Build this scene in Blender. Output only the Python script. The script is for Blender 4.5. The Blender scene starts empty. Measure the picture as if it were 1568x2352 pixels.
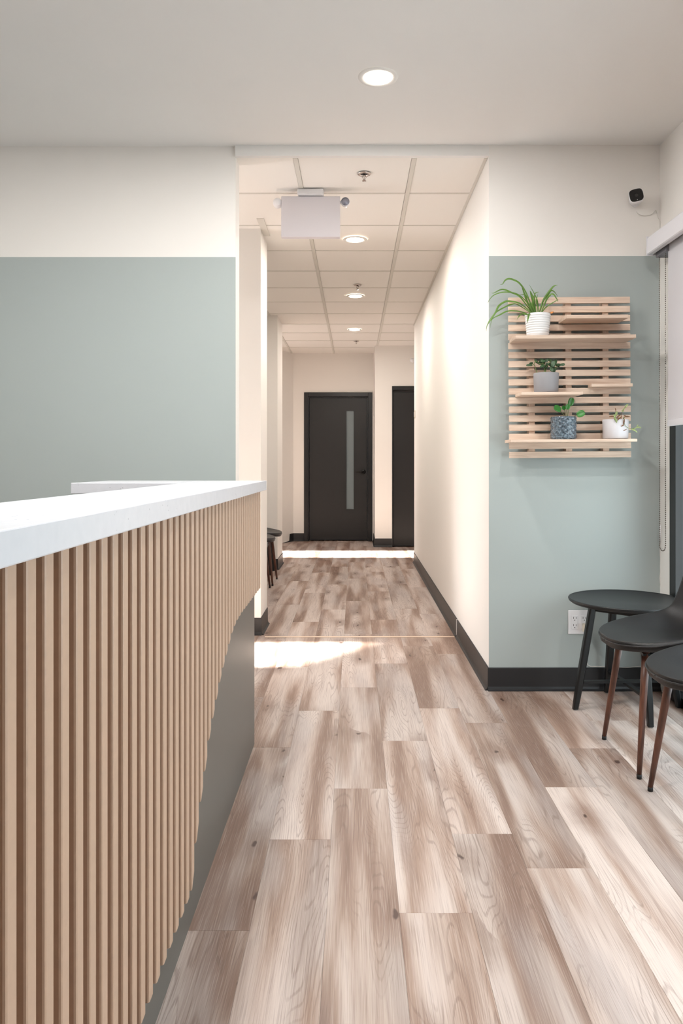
import bpy, bmesh, math, random
from mathutils import Vector, Matrix
random.seed(7)
C = bpy.context.scene.collection
PI = math.pi

# ------------------------------------------------------------------ camera
F, CX, CY, EYE = 1755.0, 815.0, 1058.0, 1.175     # focal length and vanishing point in the 1568x2352 frame
cd = bpy.data.cameras.new('camera')
cd.sensor_fit = 'HORIZONTAL'; cd.sensor_width = 36.0
cd.lens = 36.0 * F / 1568.0
cd.shift_x = -(CX - 784.0) / 1568.0
cd.shift_y = -(1176.0 - CY) / 1568.0
cd.clip_start = 0.02
cam = bpy.data.objects.new('camera', cd); C.objects.link(cam)
cam.location = (0, 0, EYE); cam.rotation_euler = (PI / 2, 0, 0)
bpy.context.scene.camera = cam

# ------------------------------------------------------------------ world, sun, window daylight, exposure
vs = bpy.context.scene.view_settings
vs.view_transform = 'Standard'; vs.look = 'None'; vs.gamma = 1.0; vs.use_curve_mapping = False
vs.exposure = 0.08
w = bpy.data.worlds.new('sky'); bpy.context.scene.world = w; w.use_nodes = True
w.node_tree.nodes['Background'].inputs[0].default_value = (0.80, 0.90, 1.0, 1)
w.node_tree.nodes['Background'].inputs[1].default_value = 1.0

sd = bpy.data.lights.new('sun', 'SUN'); sd.energy = 80.0; sd.angle = math.radians(1.3); sd.color = (1.0, 0.95, 0.88)
sun = bpy.data.objects.new('sun', sd); C.objects.link(sun)
SUN_EL = math.radians(20)
sun.rotation_euler = Vector((-math.cos(SUN_EL), 0.0, math.sin(SUN_EL))).to_track_quat('Z', 'Y').to_euler()
sun.location = (-6, 4.6, 5)

def area(name, loc, direction, sx, sy, watts, color):
    d = bpy.data.lights.new(name, 'AREA'); d.shape = 'RECTANGLE'; d.size = sx; d.size_y = sy
    d.energy = watts; d.color = color
    o = bpy.data.objects.new(name, d); C.objects.link(o); o.location = loc
    o.rotation_euler = (-Vector(direction)).to_track_quat('Z', 'Y').to_euler()
    return o
# area lamps for daylight: right shopfront glazing and the two left passages
area('daylight_side_window', (1.80, 1.05, 1.15), (-1, 0, 0.0), 2.1, 1.5, 32, (0.90, 0.95, 1.0))
area('daylight_corner_window', (1.80, 2.75, 1.10), (-1, 0, 0.1), 2.2, 1.8, 42, (0.90, 0.95, 1.0))
area('daylight_left_passage', (-4.25, 4.6, 0.75), (1, 0, 0), 1.1, 0.9, 38, (0.86, 0.93, 1.0))  # added lamp, set low to brighten the foot of the corridor wall
area('daylight_far_passage', (-4.25, 9.7, 1.25), (1, 0, 0), 1.9, 0.9, 30, (0.86, 0.93, 1.0))

# ------------------------------------------------------------------ helpers
def lin(c):
    f = lambda v: v / 12.92 if v <= 0.04045 else ((v + 0.055) / 1.055) ** 2.4
    return tuple(f(v / 255.0) for v in c)
def at(x, y, D):
    return Vector(((x - CX) / F * D, D, EYE + (CY - y) / F * D))

def new_mat(name):
    m = bpy.data.materials.new(name); m.use_nodes = True
    return m, m.node_tree, m.node_tree.nodes['Principled BSDF']
def mat(name, rgb, rough=0.5, metal=0.0, noise=0.0, nscale=30.0, bump=0.0, bscale=200.0, spec=0.5, emit=None, estr=0.0, coat=0.0):
    m, nt, b = new_mat(name)
    c = lin(rgb)
    b.inputs['Base Color'].default_value = (*c, 1)
    b.inputs['Roughness'].default_value = rough
    b.inputs['Metallic'].default_value = metal
    b.inputs['Specular IOR Level'].default_value = spec
    b.inputs['Coat Weight'].default_value = coat
    if emit:
        b.inputs['Emission Color'].default_value = (*emit, 1); b.inputs['Emission Strength'].default_value = estr
    tc = nt.nodes.new('ShaderNodeTexCoord')
    if noise > 0:
        n = nt.nodes.new('ShaderNodeTexNoise'); n.inputs['Scale'].default_value = nscale; n.inputs['Detail'].default_value = 4
        nt.links.new(tc.outputs['Object'], n.inputs['Vector'])
        r = nt.nodes.new('ShaderNodeMapRange'); r.inputs[1].default_value = .3; r.inputs[2].default_value = .7
        r.inputs[3].default_value = 1 - noise; r.inputs[4].default_value = 1 + noise
        nt.links.new(n.outputs[0], r.inputs[0])
        mx = nt.nodes.new('ShaderNodeVectorMath'); mx.operation = 'SCALE'; mx.inputs[0].default_value = c
        nt.links.new(r.outputs[0], mx.inputs['Scale']); nt.links.new(mx.outputs[0], b.inputs['Base Color'])
    if bump > 0:
        n2 = nt.nodes.new('ShaderNodeTexNoise'); n2.inputs['Scale'].default_value = bscale; n2.inputs['Detail'].default_value = 3
        nt.links.new(tc.outputs['Object'], n2.inputs['Vector'])
        bp = nt.nodes.new('ShaderNodeBump'); bp.inputs['Strength'].default_value = bump; bp.inputs['Distance'].default_value = 0.002
        nt.links.new(n2.outputs[0], bp.inputs['Height']); nt.links.new(bp.outputs[0], b.inputs['Normal'])
    return m

def N(nt, kind, **kw):
    n = nt.nodes.new(kind)
    for k, v in kw.items(): setattr(n, k, v)
    return n
def math_node(nt, op, a, b=None, clamp=False):
    n = nt.nodes.new('ShaderNodeMath'); n.operation = op; n.use_clamp = clamp
    for i, v in enumerate((a, b)):
        if v is None: continue
        if hasattr(v, 'is_linked') or isinstance(v, bpy.types.NodeSocket): nt.links.new(v, n.inputs[i])
        else: n.inputs[i].default_value = v
    return n.outputs[0]
def mix_col(nt, fac, a, b, mode='MIX'):
    n = nt.nodes.new('ShaderNodeMix'); n.data_type = 'RGBA'; n.blend_type = mode
    for sock, v in ((n.inputs[0], fac), (n.inputs[6], a), (n.inputs[7], b)):
        if isinstance(v, bpy.types.NodeSocket): nt.links.new(v, sock)
        elif isinstance(v, (int, float)): sock.default_value = v
        else: sock.default_value = (*v, 1)
    return n.outputs[2]

# walls: cream paint, sage green below 2.22 m on the two walls that face the waiting room
def wall_mat(two_tone):
    m, nt, b = new_mat('two_tone_paint' if two_tone else 'cream_paint')
    cream = lin((237, 233, 228)); sage = lin((168, 176, 174))
    b.inputs['Roughness'].default_value = 0.62 if two_tone else 0.5
    b.inputs['Specular IOR Level'].default_value = 0.3
    tc = N(nt, 'ShaderNodeTexCoord')
    n2 = N(nt, 'ShaderNodeTexNoise'); n2.inputs['Scale'].default_value = 260
    nt.links.new(tc.outputs['Object'], n2.inputs['Vector'])
    bp = N(nt, 'ShaderNodeBump'); bp.inputs['Strength'].default_value = 0.10; bp.inputs['Distance'].default_value = 0.001
    nt.links.new(n2.outputs[0], bp.inputs['Height']); nt.links.new(bp.outputs[0], b.inputs['Normal'])
    if two_tone:
        g = N(nt, 'ShaderNodeNewGeometry'); s = N(nt, 'ShaderNodeSeparateXYZ'); nt.links.new(tc.outputs['Object'], s.inputs[0])
        s2 = N(nt, 'ShaderNodeSeparateXYZ'); nt.links.new(g.outputs['True Normal'], s2.inputs[0])
        low = math_node(nt, 'LESS_THAN', s.outputs[2], 2.222)
        front = math_node(nt, 'LESS_THAN', s2.outputs[1], -0.5)
        f = math_node(nt, 'MULTIPLY', low, front)
        nt.links.new(mix_col(nt, f, cream, sage), b.inputs['Base Color'])
    else:
        b.inputs['Base Color'].default_value = (*cream, 1)
    return m

def wood_floor():
    m, nt, b = new_mat('oak_plank_vinyl')
    tc = N(nt, 'ShaderNodeTexCoord'); oi = N(nt, 'ShaderNodeObjectInfo')
    rnd = oi.outputs['Random']
    comb = N(nt, 'ShaderNodeCombineXYZ')
    nt.links.new(math_node(nt, 'MULTIPLY', rnd, 37.0), comb.inputs[0]); nt.links.new(math_node(nt, 'MULTIPLY', rnd, 91.0), comb.inputs[1])
    nt.links.new(math_node(nt, 'MULTIPLY', rnd, 53.0), comb.inputs[2])
    add = N(nt, 'ShaderNodeVectorMath', operation='ADD')
    nt.links.new(tc.outputs['Object'], add.inputs[0]); nt.links.new(comb.outputs[0], add.inputs[1])
    def stretched(sx, sy, scale, detail, src=None, dist=0.0):
        mp = N(nt, 'ShaderNodeMapping'); mp.inputs['Scale'].default_value = (sx, sy, 1)
        nt.links.new(src or add.outputs[0], mp.inputs['Vector'])
        n = N(nt, 'ShaderNodeTexNoise'); n.inputs['Scale'].default_value = scale; n.inputs['Detail'].default_value = detail
        n.inputs['Distortion'].default_value = dist
        nt.links.new(mp.outputs[0], n.inputs['Vector']); return n.outputs[0]
    def ramp(v, a, c, o0=0.0, o1=1.0):
        r = N(nt, 'ShaderNodeMapRange'); r.interpolation_type = 'SMOOTHSTEP'
        r.inputs[1].default_value = a; r.inputs[2].default_value = c; r.inputs[3].default_value = o0; r.inputs[4].default_value = o1
        nt.links.new(v, r.inputs[0]); return r.outputs[0]
    # broad colour streaks
    broad = stretched(10.0, 0.8, 1.0, 1.5, dist=0.3)
    mid = stretched(34.0, 1.5, 1.0, 2.0, dist=0.15)
    fine = stretched(420.0, 7.0, 1.0, 2.0)
    # cathedral figure: contour lines of a stretched noise field
    field = stretched(7.5, 0.80, 1.0, 1.6)
    rings = math_node(nt, 'SINE', math_node(nt, 'ADD', math_node(nt, 'MULTIPLY', field, 270.0), math_node(nt, 'MULTIPLY', fine, 2.2)))
    rings = ramp(rings, 0.55, 1.0)
    where = ramp(stretched(5.0, 1.6, 1.0, 1.0), 0.42, 0.56)
    rings = math_node(nt, 'MULTIPLY', rings, where)
    # knots
    mp = N(nt, 'ShaderNodeMapping'); mp.inputs['Scale'].default_value = (5.2, 2.3, 0.01); nt.links.new(add.outputs[0], mp.inputs['Vector'])
    vo = N(nt, 'ShaderNodeTexVoronoi'); vo.inputs['Scale'].default_value = 1.0; vo.voronoi_dimensions = '2D'
    wn = N(nt, 'ShaderNodeTexNoise'); wn.inputs['Scale'].default_value = 16.0; wn.inputs['Detail'].default_value = 2; nt.links.new(add.outputs[0], wn.inputs['Vector'])
    wsc = N(nt, 'ShaderNodeVectorMath', operation='SCALE'); wsc.inputs['Scale'].default_value = 0.16; nt.links.new(wn.outputs['Color'], wsc.inputs[0])
    wad = N(nt, 'ShaderNodeVectorMath', operation='ADD'); nt.links.new(mp.outputs[0], wad.inputs[0]); nt.links.new(wsc.outputs[0], wad.inputs[1])
    nt.links.new(wad.outputs[0], vo.inputs['Vector'])
    sepc = N(nt, 'ShaderNodeSeparateColor'); nt.links.new(vo.outputs['Color'], sepc.inputs[0])
    has = math_node(nt, 'GREATER_THAN', sepc.outputs[0], 0.62)
    wob = math_node(nt, 'ADD', vo.outputs['Distance'], math_node(nt, 'MULTIPLY', math_node(nt, 'SUBTRACT', mid, 0.5), 0.10))
    knot = math_node(nt, 'MULTIPLY', ramp(wob, 0.018, 0.055, 1.0, 0.0), has)
    halo = math_node(nt, 'MULTIPLY', ramp(wob, 0.05, 0.42, 1.0, 0.0), has)
    light, midc, dark = lin((196, 182, 174)), lin((158, 134, 120)), lin((114, 86, 72))
    grey = lin((168, 157, 153))
    col = mix_col(nt, ramp(broad, 0.38, 0.60), light, midc)
    col = mix_col(nt, math_node(nt, 'MULTIPLY', ramp(broad, 0.52, 0.68), 0.72), col, dark)
    col = mix_col(nt, math_node(nt, 'MULTIPLY', ramp(mid, 0.50, 0.75), 0.24), col, dark)
    col = mix_col(nt, math_node(nt, 'MULTIPLY', ramp(stretched(7.0, 1.4, 1.0, 1.0), 0.5, 0.7), 0.55), col, grey)
    col = mix_col(nt, math_node(nt, 'MULTIPLY', halo, 0.55), col, dark)
    col = mix_col(nt, math_node(nt, 'MULTIPLY', rings, 0.36), col, lin((98, 76, 66)))
    col = mix_col(nt, math_node(nt, 'MULTIPLY', ramp(fine, 0.50, 0.72), 0.32), col, lin((104, 82, 72)))
    col = mix_col(nt, math_node(nt, 'MULTIPLY', ramp(fine, 0.50, 0.30), 0.22), col, lin((214, 200, 190)))
    col = mix_col(nt, math_node(nt, 'MULTIPLY', knot, 0.9), col, lin((66, 44, 36)))
    # plank to plank tone
    tone = N(nt, 'ShaderNodeMapRange'); tone.inputs[3].default_value = 0.86; tone.inputs[4].default_value = 1.08
    nt.links.new(math_node(nt, 'FRACT', math_node(nt, 'MULTIPLY', rnd, 17.3)), tone.inputs[0])
    sc = N(nt, 'ShaderNodeVectorMath', operation='SCALE'); nt.links.new(col, sc.inputs[0]); nt.links.new(tone.outputs[0], sc.inputs['Scale'])
    nt.links.new(sc.outputs[0], b.inputs['Base Color'])
    b.inputs['Roughness'].default_value = 0.45
    b.inputs['Specular IOR Level'].default_value = 0.4
    bp = N(nt, 'ShaderNodeBump'); bp.inputs['Strength'].default_value = 0.25; bp.inputs['Distance'].default_value = 0.001
    nt.links.new(fine, bp.inputs['Height']); nt.links.new(bp.outputs[0], b.inputs['Normal'])
    return m

def wood(name, light, dark, sx, sy, sz, amt=0.6, rough=0.55):
    """straight grained timber; sx,sy,sz stretch the grain (small along the grain)"""
    m, nt, b = new_mat(name)
    tc = N(nt, 'ShaderNodeTexCoord'); oi = N(nt, 'ShaderNodeObjectInfo')
    comb = N(nt, 'ShaderNodeCombineXYZ')
    for i, k in enumerate((31.0, 47.0, 71.0)): nt.links.new(math_node(nt, 'MULTIPLY', oi.outputs['Random'], k), comb.inputs[i])
    add = N(nt, 'ShaderNodeVectorMath', operation='ADD')
    nt.links.new(tc.outputs['Object'], add.inputs[0]); nt.links.new(comb.outputs[0], add.inputs[1])
    mp = N(nt, 'ShaderNodeMapping'); mp.inputs['Scale'].default_value = (sx, sy, sz); nt.links.new(add.outputs[0], mp.inputs['Vector'])
    n = N(nt, 'ShaderNodeTexNoise'); n.inputs['Scale'].default_value = 1.0; n.inputs['Detail'].default_value = 4; n.inputs['Distortion'].default_value = 0.7
    nt.links.new(mp.outputs[0], n.inputs['Vector'])
    r = N(nt, 'ShaderNodeMapRange'); r.inputs[1].default_value = 0.40; r.inputs[2].default_value = 0.68; r.inputs[4].default_value = amt
    nt.links.new(n.outputs[0], r.inputs[0])
    col = mix_col(nt, r.outputs[0], lin(light), lin(dark))
    tone = N(nt, 'ShaderNodeMapRange'); tone.inputs[3].default_value = 0.88; tone.inputs[4].default_value = 1.08
    nt.links.new(oi.outputs['Random'], tone.inputs[0])
    sc = N(nt, 'ShaderNodeVectorMath', operation='SCALE'); nt.links.new(col, sc.inputs[0]); nt.links.new(tone.outputs[0], sc.inputs['Scale'])
    nt.links.new(sc.outputs[0], b.inputs['Base Color']); b.inputs['Roughness'].default_value = rough
    return m

def quartz():
    m, nt, b = new_mat('white_quartz')
    tc = N(nt, 'ShaderNodeTexCoord')
    vo = N(nt, 'ShaderNodeTexVoronoi'); vo.inputs['Scale'].default_value = 130; nt.links.new(tc.outputs['Object'], vo.inputs['Vector'])
    s = N(nt, 'ShaderNodeSeparateColor'); nt.links.new(vo.outputs['Color'], s.inputs[0])
    pick = math_node(nt, 'GREATER_THAN', s.outputs[0], 0.93)
    near = math_node(nt, 'LESS_THAN', vo.outputs['Distance'], 0.22)
    f = math_node(nt, 'MULTIPLY', math_node(nt, 'MULTIPLY', pick, near), 0.45)
    n = N(nt, 'ShaderNodeTexNoise'); n.inputs['Scale'].default_value = 40; nt.links.new(tc.outputs['Object'], n.inputs['Vector'])
    base = mix_col(nt, n.outputs[0], lin((218, 219, 224)), lin((208, 210, 216)))
    nt.links.new(mix_col(nt, f, base, lin((120, 125, 130))), b.inputs['Base Color'])
    b.inputs['Roughness'].default_value = 0.22
    return m

def glass_mat(name, tint, frost=False):
    m = bpy.data.materials.new(name); m.use_nodes = True; nt = m.node_tree; nt.nodes.clear()
    o = N(nt, 'ShaderNodeOutputMaterial'); t = N(nt, 'ShaderNodeBsdfTransparent'); g = N(nt, 'ShaderNodeBsdfGlossy')
    t.inputs[0].default_value = (*tint, 1); g.inputs['Roughness'].default_value = 0.03
    lw = N(nt, 'ShaderNodeLayerWeight'); lw.inputs[0].default_value = 0.5
    mx = N(nt, 'ShaderNodeMixShader'); nt.links.new(math_node(nt, 'ADD', math_node(nt, 'MULTIPLY', math_node(nt, 'POWER', lw.outputs['Facing'], 5.0), 0.6), 0.03), mx.inputs[0]); nt.links.new(t.outputs[0], mx.inputs[1]); nt.links.new(g.outputs[0], mx.inputs[2])
    nt.links.new(mx.outputs[0], o.inputs[0]); return m

def glazed_pattern():
    m, nt, b = new_mat('blue_reactive_glaze')
    tc = N(nt, 'ShaderNodeTexCoord')
    n = N(nt, 'ShaderNodeTexNoise'); n.inputs['Scale'].default_value = 130; n.inputs['Detail'].default_value = 5; nt.links.new(tc.outputs['Object'], n.inputs['Vector'])
    r = N(nt, 'ShaderNodeMapRange'); r.inputs[1].default_value = .35; r.inputs[2].default_value = .65; nt.links.new(n.outputs[0], r.inputs[0])
    c1 = mix_col(nt, r.outputs[0], lin((52, 62, 72)), lin((112, 130, 142)))
    nt.links.new(c1, b.inputs['Base Color']); b.inputs['Roughness'].default_value = 0.18; b.inputs['Coat Weight'].default_value = 0.6
    return m

M = {
 'wall': wall_mat(False), 'wall2': wall_mat(True),
 'ceil': mat('ceiling_paint', (236, 234, 231), 0.8, bump=0.1, bscale=300),
 'tile': mat('vinyl_ceiling_tile', (240, 236, 230), 0.65, bump=0.12, bscale=400),
 'grid': mat('ceiling_grid_metal', (216, 212, 203), 0.45),
 'floor': wood_floor(),
 'sub': mat('floor_base', (90, 75, 66), 0.8),
 'base': mat('charcoal_rubber', (33, 33, 35), 0.40, spec=0.5),
 'strip': mat('sunlit_metal_strip', (225, 205, 185), 0.35, metal=0.4),  # threshold metal, sunlight put into its pale colour
 'sun_mark': mat('sun_mark_white', (225, 220, 215), 0.6),  # white for sunlight on the baseboard
 'black': mat('black_paint', (22, 21, 22), 0.42, noise=0.05, nscale=6),
 'blackframe': mat('black_frame_paint', (17, 17, 19), 0.32),
 'frost': mat('frosted_glass', (118, 129, 133), 0.25),
 'hw': mat('black_hardware', (20, 20, 21), 0.25, metal=0.5),
 'quartz': quartz(),
 'slat': mat('tan_slat_laminate', (186, 157, 134), 0.42, noise=0.03, nscale=80),
 'backing': mat('brown_backing', (120, 84, 62), 0.6),
 'panel': mat('greige_counter_panel', (90, 88, 83), 0.38),
 'pine': wood('pale_pine', (222, 200, 181), (192, 162, 140), 5, 60, 70),
 'pine_v': wood('pale_pine_upright', (218, 192, 172), (192, 160, 138), 60, 60, 5),
 'walnut': wood('walnut_leg', (100, 62, 47), (58, 34, 26), 60, 60, 5, 0.9, 0.4),
 'leather': mat('black_leatherette', (17, 17, 19), 0.44, bump=0.25, bscale=500),
 'seam': mat('leather_piping', (30, 30, 32), 0.4),
 'btable': mat('black_table_paint', (11, 12, 13), 0.38),
 'btop': mat('black_tabletop', (22, 25, 27), 0.44),
 'felt': mat('grey_felt', (150, 148, 145), 0.9),
 'rubber': mat('black_rubber', (22, 20, 20), 0.6),
 'white_plastic': mat('white_plastic', (232, 231, 233), 0.35),
 'ivory': mat('ivory_plastic', (226, 216, 198), 0.4),
 'shadow': mat('dark_slot', (40, 38, 38), 0.6),
 'sign': mat('sign_housing', (214, 208, 211), 0.45),
 'lens': mat('lamp_reflector', (150, 152, 165), 0.15, metal=0.7),
 'chrome': mat('brushed_nickel', (200, 192, 186), 0.22, metal=1.0),
 'hole': mat('dark_recess', (48, 46, 45), 0.7),
 'glow': mat('lit_diffuser', (255, 250, 240), 0.4, emit=(1.0, 0.90, 0.76), estr=14.0),
 'trimring': mat('light_trim', (238, 236, 232), 0.4),
 'pot_white': mat('white_glazed_pot', (236, 236, 236), 0.25),
 'pot_grey': mat('grey_matte_pot', (150, 149, 152), 0.6),
 'pot_pale': mat('pale_matte_pot', (222, 220, 224), 0.5),
 'pot_blue': glazed_pattern(),
 'soil': mat('potting_soil', (60, 44, 36), 0.9, noise=0.3, nscale=150),
 'leaf': mat('spider_leaf_green', (92, 128, 52), 0.42, noise=0.25, nscale=40),
 'leaf_dark': mat('jade_leaf_green', (48, 78, 44), 0.32, noise=0.25, nscale=60),
 'leaf_pilea': mat('round_leaf_green', (50, 118, 44), 0.32, noise=0.15, nscale=50),
 'leaf_pale': mat('pale_striped_leaf', (152, 168, 112), 0.45, noise=0.25, nscale=120),
 'leaf_dry': mat('dried_leaf', (120, 84, 56), 0.7, noise=0.2, nscale=80),
 'leaf_orange': mat('orange_dry_leaf', (190, 118, 52), 0.6),
 'stem': mat('green_stem', (120, 140, 80), 0.5),
 'blind': mat('blind_fabric', (208, 206, 210), 0.75, bump=0.1, bscale=900),
 'cassette': mat('blind_cassette', (222, 221, 226), 0.35),
 'grey_plastic': mat('grey_bracket', (120, 118, 124), 0.5),
 'steel': mat('bead_steel', (118, 110, 102), 0.3, metal=0.9),
 'glass': glass_mat('window_glass', (0.94, 0.97, 0.96)),
 'pavement': mat('outside_paving', (190, 188, 184), 0.8, noise=0.1, nscale=5),
 'cable': mat('white_cable', (220, 216, 210), 0.45),
 'camblack': mat('camera_face_black', (14, 15, 17), 0.12),
}

def obj(name, bm, m, parent=None, smooth=False, bevel=0.0, seg=2):
    me = bpy.data.meshes.new(name)
    bmesh.ops.recalc_face_normals(bm, faces=bm.faces[:])
    bm.to_mesh(me); bm.free()
    me.materials.append(M[m] if isinstance(m, str) else m)
    if smooth:
        for p in me.polygons: p.use_smooth = True
    o = bpy.data.objects.new(name, me); C.objects.link(o)
    if parent is not None: o.parent = parent
    if bevel > 0:
        b = o.modifiers.new('bevel', 'BEVEL'); b.width = bevel; b.segments = seg; b.limit_method = 'ANGLE'; b.angle_limit = 0.6
    return o
def box(bm, x0, x1, y0, y1, z0, z1):
    v = [bm.verts.new((x, y, z)) for z in (z0, z1) for y in (y0, y1) for x in (x0, x1)]
    for f in ((0, 1, 3, 2), (4, 6, 7, 5), (0, 4, 5, 1), (2, 3, 7, 6), (0, 2, 6, 4), (1, 5, 7, 3)):
        bm.faces.new([v[i] for i in f])
    return v
def prism(bm, pts, ext):
    """pts: list of Vector (planar outline), ext: Vector"""
    a = [bm.verts.new(p) for p in pts]; b = [bm.verts.new(Vector(p) + Vector(ext)) for p in pts]
    bm.faces.new(a); bm.faces.new(list(reversed(b)))
    n = len(pts)
    for i in range(n): bm.faces.new((a[i], a[(i + 1) % n], b[(i + 1) % n], b[i]))
def lathe(bm, prof, n=32, c=(0, 0, 0), axis='Z'):
    rings = []
    for r, z in prof:
        ring = []
        for k in range(n):
            a = 2 * PI * k / n
            p = (r * math.cos(a), r * math.sin(a), z)
            if axis == 'Y': p = (r * math.cos(a), z, r * math.sin(a))
            if axis == 'X': p = (z, r * math.cos(a), r * math.sin(a))
            ring.append(bm.verts.new((p[0] + c[0], p[1] + c[1], p[2] + c[2])))
        rings.append(ring)
    for a, b in zip(rings, rings[1:]):
        for k in range(n): bm.faces.new((a[k], a[(k + 1) % n], b[(k + 1) % n], b[k]))
    for r in (rings[0], rings[-1]):
        bm.faces.new(r)
def tube(bm, pts, radii, n=8, flat=1.0, up=Vector((0, 0, 1))):
    pts = [Vector(p) for p in pts]
    if not isinstance(radii, (list, tuple)): radii = [radii] * len(pts)
    rings = []
    for i, p in enumerate(pts):
        t = (pts[min(i + 1, len(pts) - 1)] - pts[max(i - 1, 0)]).normalized()
        u = up if abs(t.dot(up)) < 0.95 else Vector((1, 0, 0))
        s = t.cross(u).normalized(); q = s.cross(t).normalized()
        rings.append([bm.verts.new(p + s * math.cos(2 * PI * k / n) * radii[i] + q * math.sin(2 * PI * k / n) * radii[i] * flat) for k in range(n)])
    for a, b in zip(rings, rings[1:]):
        for k in range(n): bm.faces.new((a[k], a[(k + 1) % n], b[(k + 1) % n], b[k]))
    bm.faces.new(rings[0]); bm.faces.new(list(reversed(rings[-1])))
def smooth_path(pts, sub=4):
    pts = [Vector(p) for p in pts]; out = []
    for i in range(len(pts) - 1):
        p0, p1, p2, p3 = pts[max(i - 1, 0)], pts[i], pts[i + 1], pts[min(i + 2, len(pts) - 1)]
        for k in range(sub):
            t = k / sub
            out.append(0.5 * ((2 * p1) + (p2 - p0) * t + (2 * p0 - 5 * p1 + 4 * p2 - p3) * t * t + (3 * p1 - p0 - 3 * p2 + p3) * t ** 3))
    out.append(pts[-1]); return out
def thing(name, label, cat, loc=(0, 0, 0), rotz=0.0, group=None):
    o = bpy.data.objects.new(name, None); C.objects.link(o)
    o.empty_display_size = 0.05
    o.location = loc; o.rotation_euler = (0, 0, rotz); o['label'] = label; o['category'] = cat
    if group: o['group'] = group
    return o
def tag(o, label, cat, group=None):
    o['label'] = label; o['category'] = cat
    if group: o['group'] = group
    return o
def struct(name, bm, m, label, parent=None, **kw):
    o = obj(name, bm, m, parent, **kw); o['kind'] = 'structure'; o['label'] = label; return o
def struct_empty(name, label, loc=(0, 0, 0)):
    o = bpy.data.objects.new(name, None); C.objects.link(o); o.location = loc; o.empty_display_size = 0.1
    o['kind'] = 'structure'; o['label'] = label; return o
def dup(root, loc, rotz, label):
    r = root.copy(); C.objects.link(r); r.location = loc; r.rotation_euler = (0, 0, rotz); r['label'] = label
    for ch in list(root.children):
        c = ch.copy(); C.objects.link(c); c.parent = r
        for g in list(ch.children):
            d = g.copy(); C.objects.link(d); d.parent = c
    return r
def B(*a):
    bm = bmesh.new(); box(bm, *a); return bm

# ------------------------------------------------------------------ structure
HM, HT = 2.79, 2.735             # plain ceiling, tiled ceiling
DS, DL = 3.91, 3.93              # front faces of the two sage walls
XR, XL = 0.6845, -0.6135         # corridor sides
# floor: base slab with planks
bm = B(-4.6, 1.66, -3.0, 11.6, -0.08, -0.006); box(bm, 1.66, 2.6, 8.7, 11.6, -0.08, -0.006)
fl = struct('floor', bm, 'sub', 'wood look plank floor running down the corridor')
PW, PL = 0.1895, 1.22
known = {-1: 2.738, 0: 1.985, 1: 2.406, 2: 2.203, 3: 2.75, 4: 3.12, 5: 3.454, -2: 2.37, -3: 1.911, 6: 2.60, 7: 3.2}
plank_cache = {}
def plank_mesh(wd, ln):
    key = (round(wd, 3), round(ln, 3))
    if key not in plank_cache:
        bm = bmesh.new(); g = 0.00015; c = 0.0005
        x0, x1, y0, y1 = -wd / 2 + g, wd / 2 - g, -ln / 2 + g, ln / 2 - g
        lo = [bm.verts.new(p) for p in ((x0, y0, -.006), (x1, y0, -.006), (x1, y1, -.006), (x0, y1, -.006))]
        mi = [bm.verts.new((v.co.x, v.co.y, -.0004)) for v in lo]
        hi = [bm.verts.new(p) for p in ((x0 + c, y0 + c, 0), (x1 - c, y0 + c, 0), (x1 - c, y1 - c, 0), (x0 + c, y1 - c, 0))]
        bm.faces.new(hi)
        for a, b in ((lo, mi), (mi, hi)):
            for i in range(4): bm.faces.new((a[i], a[(i + 1) % 4], b[(i + 1) % 4], b[i]))
        bm.normal_update(); me = bpy.data.meshes.new('plank'); bm.to_mesh(me); bm.free(); me.materials.append(M['floor'])
        plank_cache[key] = me
    return plank_cache[key]
rf = random.Random(5)
for k in range(-15, 8):
    xc = 0.115 + PW * k + PW / 2
    if xc > 1.66: continue
    off = known.get(k, rf.uniform(0, PL)) % PL
    first, last = (-1.2, 11.3)
    if xc < -0.95: first = 4.0
    y = off - PL * 3
    while y < last:
        a, b = max(y, first), min(y + PL, last)
        if b - a > 0.05 and not (xc > XR + 0.1 and a > DS) or (xc > XR + 0.1 and b > 8.8 and b - a > 0.05):
            o = bpy.data.objects.new('plank', plank_mesh(PW, b - a)); C.objects.link(o)
            o.location = (xc, (a + b) / 2, 0); o.parent = fl
        y += PL
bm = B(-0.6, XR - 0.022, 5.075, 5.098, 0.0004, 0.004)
tr = struct('trim_1', bm, 'strip', 'metal threshold strip, paled for a streak of sun across the corridor floor', bevel=0.001)  # pale tone stands in for a streak of sun along the threshold

# main (plain) ceiling, header above the corridor mouth
struct('ceiling', B(-3.1, 1.66, -3.0, DL, HM, HM + .1), 'ceil', 'plain painted ceiling of the waiting room')
struct('trim_3', B(XL, XR, DS, 3.94, HT, HM), 'ceil', 'shallow drop face at the mouth of the corridor')
# tiled ceiling with grid
bm = B(-4.6, 1.66, DL + .01, 11.6, HT + .03, HT + .13); box(bm, 1.66, 2.6, 8.7, 11.6, HT + .03, HT + .13)
tc_ = struct('ceiling.001', bm, 'tile', 'suspended tile ceiling over the corridor')
rows = [3.942] + [4.471 + 0.6105 * k for k in range(12)]
cols = [-1.536, -0.922, -0.308, 0.306, 0.920, 1.534]
tile_cache = {}
def tile_mesh(wx, wy):
    key = (round(wx, 3), round(wy, 3))
    if key not in tile_cache:
        bm = bmesh.new(); box(bm, -wx / 2 + .0135, wx / 2 - .0135, -wy / 2 + .0076, wy / 2 - .0076, 0.004, 0.026)
        me = bpy.data.meshes.new('tile'); bmesh.ops.recalc_face_normals(bm, faces=bm.faces[:]); bm.to_mesh(me); bm.free(); me.materials.append(M['tile']); tile_cache[key] = me
    return tile_cache[key]
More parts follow.
